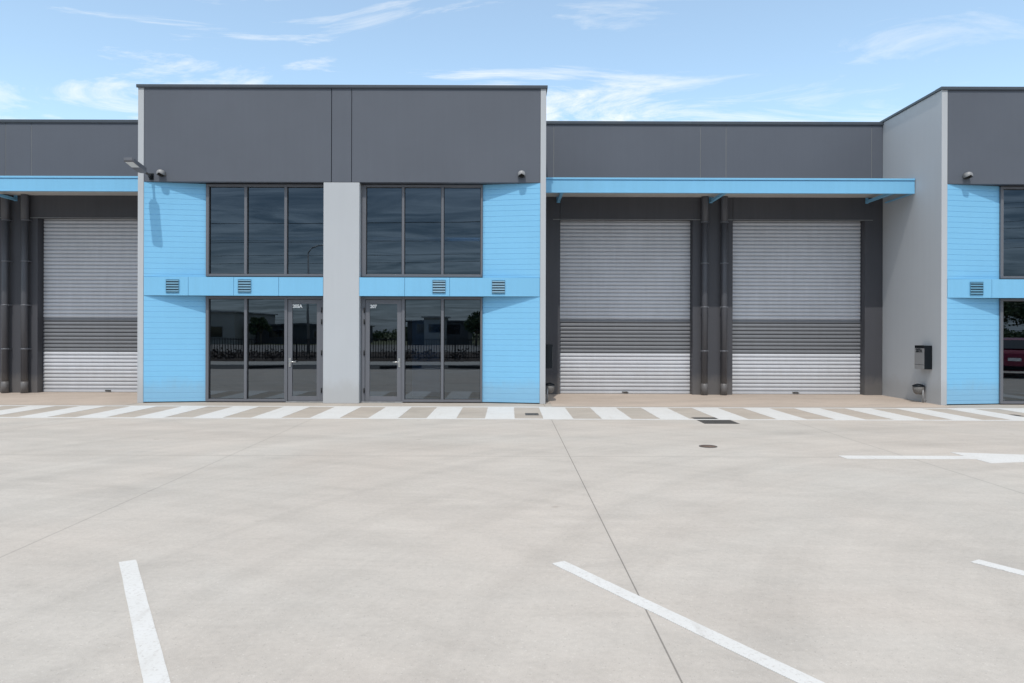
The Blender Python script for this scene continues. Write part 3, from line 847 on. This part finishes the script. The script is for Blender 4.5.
sl = thing('street_lamp', 'tall single arm street lamp, mirrored in the upper left window', 'street lamp', (-14.55, -20, 0))
bm = bmesh.new(); tube(bm, (0, 0, 0), (0, 0, 7.3), 0.11, 0.06, seg=12); obj('pole', bm, 'galv', sl)
bm = bmesh.new()
pp = [(0, 0, 7.3), (0.25, 0, 7.65), (0.7, 0, 7.85), (1.2, 0, 7.88)]
for a, b in zip(pp, pp[1:]): tube(bm, a, b, 0.05, seg=8)
obj('arm', bm, 'galv', sl)
boxobj('lamp_head', 'cast', sl, (1.2, 1.75, -0.12, 0.12, 7.82, 7.93), bevel=0.02)

for x, lab in ((-58, 'left timber power pole with a crossarm, behind the camera'), (45, 'right timber power pole with a crossarm, behind the camera')):
    pw = thing('power_pole', lab, 'power pole', (x, -26, 0), 'power poles behind the camera')
    bm = bmesh.new(); tube(bm, (0, 0, 0), (0, 0, 12.4), 0.19, 0.13, seg=12); obj('pole', bm, 'timber', pw)
    boxobj('crossarm', 'timber', pw, (-0.06, 0.06, -1.2, 1.2, 11.4, 11.55))
    boxobj('crossarm', 'timber', pw, (-0.06, 0.06, -0.9, 0.9, 9.4, 9.55))
wires = [(12.0, -27.1, 0.9, 'topmost'), (11.2, -25.0, 0.5, 'second highest'), (10.4, -26.8, 0.8, 'third highest'), (9.6, -25.3, 0.4, 'third lowest'), (8.9, -26.4, 0.6, 'second lowest'), (8.1, -26.0, 0.5, 'lowest')]
for z, y, sag, w in wires:
    bm = bmesh.new()
    n = 24
    pts = [(-58 + 103 * i / n, y, z - 1.0 + 1.6 * i / n - sag * 1.3 * (1 - (2 * i / n - 1) ** 2)) for i in range(n + 1)]
    for a, b in zip(pts, pts[1:]): tube(bm, a, b, 0.014, seg=5, caps=False)
    tag(obj('power_cable', bm, 'black'), w + ' of the power cables mirrored in the upper windows', 'power cable', 'power cables')

for i, x in enumerate((-10.5, -7.6, -4.7, -1.8, 1.1)):
    t = thing('wheel_stop', ('first', 'second', 'third', 'fourth', 'fifth')[i] + ' dark rubber wheel stop from the left, mirrored in the shopfronts', 'wheel stop', (x, 0.9, 0), 'wheel stops along the driveway')
    t.rotation_euler = (0, 0, R(31 if i % 2 else -31))
    bm = bmesh.new(); a = [(-0.08, 0.0), (0.08, 0.0), (0.05, 0.11), (-0.05, 0.11)]
    vs = [[bm.verts.new((xx, y, z)) for y, z in a] for xx in (-0.95, 0.95)]
    bm.faces.new(vs[0]); bm.faces.new(list(reversed(vs[1])))
    for k in range(4): bm.faces.new((vs[0][k], vs[0][(k + 1) % 4], vs[1][(k + 1) % 4], vs[1][k]))
    obj('body', bm, 'tyre', t, bevel=0.01)
    for sx in (-0.6, 0.0, 0.6): boxobj('reflector', 'white', t, (sx - 0.12, sx + 0.12, -0.079, -0.066, 0.02, 0.045))

# parked sedan, tail to the building row
car = thing('parked_car', 'maroon sedan parked out of frame, mirrored in the glass at the right edge', 'car', (19.3, 4.9, 0))
car.rotation_euler = (0, 0, R(33))
def loft(secs, mat, name, parent, bevel=0.03, smooth=True):
    bm = bmesh.new(); prev = None
    for ring in secs:
        vs = [bm.verts.new(p) for p in ring]
        if prev:
            for i in range(len(vs)): bm.faces.new((prev[i], prev[(i + 1) % len(vs)], vs[(i + 1) % len(vs)], vs[i]))
        else: bm.faces.new(vs)
        prev = vs
    bm.faces.new(list(reversed(prev)))
    for f in bm.faces: f.smooth = smooth
    return obj(name, bm, mat, parent, bevel)
secs = []
for y, w, zb, zt in ((2.25, 0.70, 0.35, 0.88), (2.12, 0.86, 0.27, 0.98), (1.5, 0.90, 0.24, 1.0), (0.0, 0.91, 0.22, 0.97), (-1.4, 0.90, 0.24, 0.90), (-2.1, 0.84, 0.27, 0.78), (-2.28, 0.66, 0.36, 0.64)):
    secs.append([(-w * 0.92, y, zb), (w * 0.92, y, zb), (w, y, zb + 0.25), (w * 0.95, y, zt - 0.05), (w * 0.8, y, zt), (-w * 0.8, y, zt), (-w * 0.95, y, zt - 0.05), (-w, y, zb + 0.25)])
loft(secs, 'carpaint', 'body', car)
secs = []
for y, w, z in ((1.75, 0.66, 0.98), (1.0, 0.60, 1.36), (0.3, 0.60, 1.44), (-0.35, 0.60, 1.41), (-1.15, 0.68, 0.93)):
    secs.append([(-0.74, y, 0.90), (0.74, y, 0.90), (w, y, z), (-w, y, z)])
loft(secs, 'carpaint', 'cabin', car)
bm = bmesh.new(); bm.faces.new([bm.verts.new(p) for p in ((-0.60, 1.70, 1.03), (0.60, 1.70, 1.03), (0.54, 1.09, 1.34), (-0.54, 1.09, 1.34))]); obj('rear_window', bm, 'carglass', car, loc=(0, 0.03, 0.02))
bm = bmesh.new(); bm.faces.new([bm.verts.new(p) for p in ((-0.60, -1.05, 1.01), (0.60, -1.05, 1.01), (0.54, -0.45, 1.36), (-0.54, -0.45, 1.36))]); obj('windscreen', bm, 'carglass', car, loc=(0, -0.02, 0.03))
for s in (-1, 1):
    bm = bmesh.new(); bm.faces.new([bm.verts.new(p) for p in ((s * 0.742, 1.35, 1.0), (s * 0.742, -0.85, 0.99), (s * 0.635, -0.3, 1.35), (s * 0.635, 0.9, 1.35))]); obj('side_window', bm, 'carglass', car, loc=(s * 0.03, 0, 0.01))
    boxobj('tail_light', 'taillight', car, (s * 0.66 - 0.17, s * 0.66 + 0.17, 2.14, 2.225, 0.72, 0.86), bevel=0.02)
    boxobj('headlight', 'lens', car, (s * 0.62 - 0.16, s * 0.62 + 0.16, -2.24, -2.16, 0.58, 0.70), bevel=0.02)
    for y in (1.38, -1.38):
        bm = bmesh.new(); lathe(bm, [(0.2, -0.1), (0.30, -0.11), (0.32, -0.08), (0.32, 0.08), (0.30, 0.11), (0.2, 0.1)], (s * 0.84, y, 0.322), (1, 0, 0))
        wv = obj('wheel', bm, 'tyre', car)
        bm = bmesh.new(); lathe(bm, [(0.0, 0.09), (0.06, 0.10), (0.2, 0.09), (0.2, -0.09), (0.0, -0.09)], (s * 0.84, y, 0.322), (1, 0, 0)); obj('rim', bm, 'steel', wv)
boxobj('rear_bumper', 'black', car, (-0.72, 0.72, 2.10, 2.29, 0.30, 0.44), bevel=0.03)
boxobj('licence_plate', 'white', car, (-0.19, 0.19, 2.255, 2.268, 0.62, 0.73))

# ------------------------------------------------------------------ light, sky, camera
sund = Vector((0.18, 1.0, -1.79)).normalized()
su = bpy.data.lights.new('sun', 'SUN'); su.energy = 2.52; su.angle = R(0.5); su.color = (1.0, 0.94, 0.855)
so = bpy.data.objects.new('sun', su); C.objects.link(so); so.rotation_euler = sund.to_track_quat('-Z', 'Y').to_euler()

w = bpy.data.worlds.new('World'); sc.world = w; w.use_nodes = True
nt = w.node_tree; L = nt.links
bg = nt.nodes['Background']; bg.inputs['Strength'].default_value = 0.15
sky = nd(nt, 'ShaderNodeTexSky', sky_type='NISHITA'); sky.sun_disc = False
sky.sun_elevation = R(60.5); sky.sun_rotation = R(190.2); sky.air_density = 1.0; sky.dust_density = 0.6; sky.ozone_density = 2.0
tc = nd(nt, 'ShaderNodeTexCoord')
sx = nd(nt, 'ShaderNodeSeparateXYZ'); L.new(tc.outputs['Generated'], sx.inputs[0])
zc = math_(nt, 'ADD', math_(nt, 'MAXIMUM', sx.outputs[2], 0.0), 0.08)
cb = nd(nt, 'ShaderNodeCombineXYZ')
L.new(math_(nt, 'DIVIDE', sx.outputs[0], zc), cb.inputs[0]); L.new(math_(nt, 'DIVIDE', sx.outputs[1], zc), cb.inputs[1])
mp = nd(nt, 'ShaderNodeMapping'); mp.inputs['Scale'].default_value = (1.0, 2.3, 1); mp.inputs['Rotation'].default_value = (0, 0, 0.15); mp.inputs['Location'].default_value = (21.0, 7.7, 0)
L.new(cb.outputs[0], mp.inputs[0])
n1 = noise(nt, mp.outputs[0], 1.15, 10, 0.66, 1.1)
mp2 = nd(nt, 'ShaderNodeMapping'); mp2.inputs['Scale'].default_value = (0.35, 0.5, 1); mp2.inputs['Location'].default_value = (7.3, 1.4, 0)
L.new(cb.outputs[0], mp2.inputs[0])
n2 = noise(nt, mp2.outputs[0], 0.8, 3, 0.5, 0.0)
# thin cirrus low over the roofs; unseen veil added overhead and behind whitens fill
over = ramp(nt, math_(nt, 'SUBTRACT', sx.outputs[2], math_(nt, 'MULTIPLY', sx.outputs[1], 0.35)), [(0.18, 0.0), (0.62, 1.0)])
lowband = ramp(nt, math_(nt, 'MULTIPLY', math_(nt, 'DIVIDE', sx.outputs[1], zc), 0.25), [(0.53, 0.0), (0.575, 1.0), (0.65, 1.0), (0.71, 0.0)])
n1b = math_(nt, 'ADD', math_(nt, 'ADD', n1, math_(nt, 'MULTIPLY', over, 0.20)), math_(nt, 'MULTIPLY', lowband, 0.10))
cl = math_(nt, 'MULTIPLY', ramp(nt, n1b, [(0.55, 0.0), (0.75, 1.0)]), ramp(nt, math_(nt, 'ADD', n2, math_(nt, 'MULTIPLY', over, 0.15)), [(0.40, 0.2), (0.60, 1.0)]))
skc = mixc(nt, 1.0, sky.outputs[0], (1.66, 1.76, 1.60), 'MULTIPLY')
skc = mixc(nt, 0.14, skc, (6.0, 6.2, 6.2))
# the far bank of cloud behind the camera is a heavier blue grey
back = math_(nt, 'MULTIPLY', ramp(nt, math_(nt, 'MULTIPLY', sx.outputs[1], -1.0), [(0.15, 0.0), (0.6, 1.0)]), ramp(nt, sx.outputs[2], [(0.22, 1.0), (0.5, 0.0)]))
tone = ramp(nt, n1, [(0.38, 0.0), (0.62, 1.0)])
ccol = mixc(nt, back, (7.8, 7.7, 7.4), mixc(nt, tone, (0.55, 0.95, 1.6), (2.6, 3.3, 4.2)))
c = mixc(nt, math_(nt, 'MULTIPLY', math_(nt, 'MAXIMUM', cl, math_(nt, 'MULTIPLY', back, 1.1)), 0.8), skc, ccol)
L.new(c, bg.inputs['Color'])

cam = bpy.data.cameras.new('camera'); co = bpy.data.objects.new('camera', cam); C.objects.link(co)
cam.sensor_width = 36; cam.lens = 720 * 36 / 1024
cam.shift_x = (512 - 508) / 1024; cam.shift_y = -(341.5 - 332) / 1024
cam.clip_end = 3000; cam.clip_start = 0.05
co.location = (0, 0, 1.6); co.rotation_euler = (R(90), -0.003, 0)
sc.camera = co
sc.view_settings.view_transform = 'Standard'; sc.view_settings.look = 'None'; sc.view_settings.exposure = 0
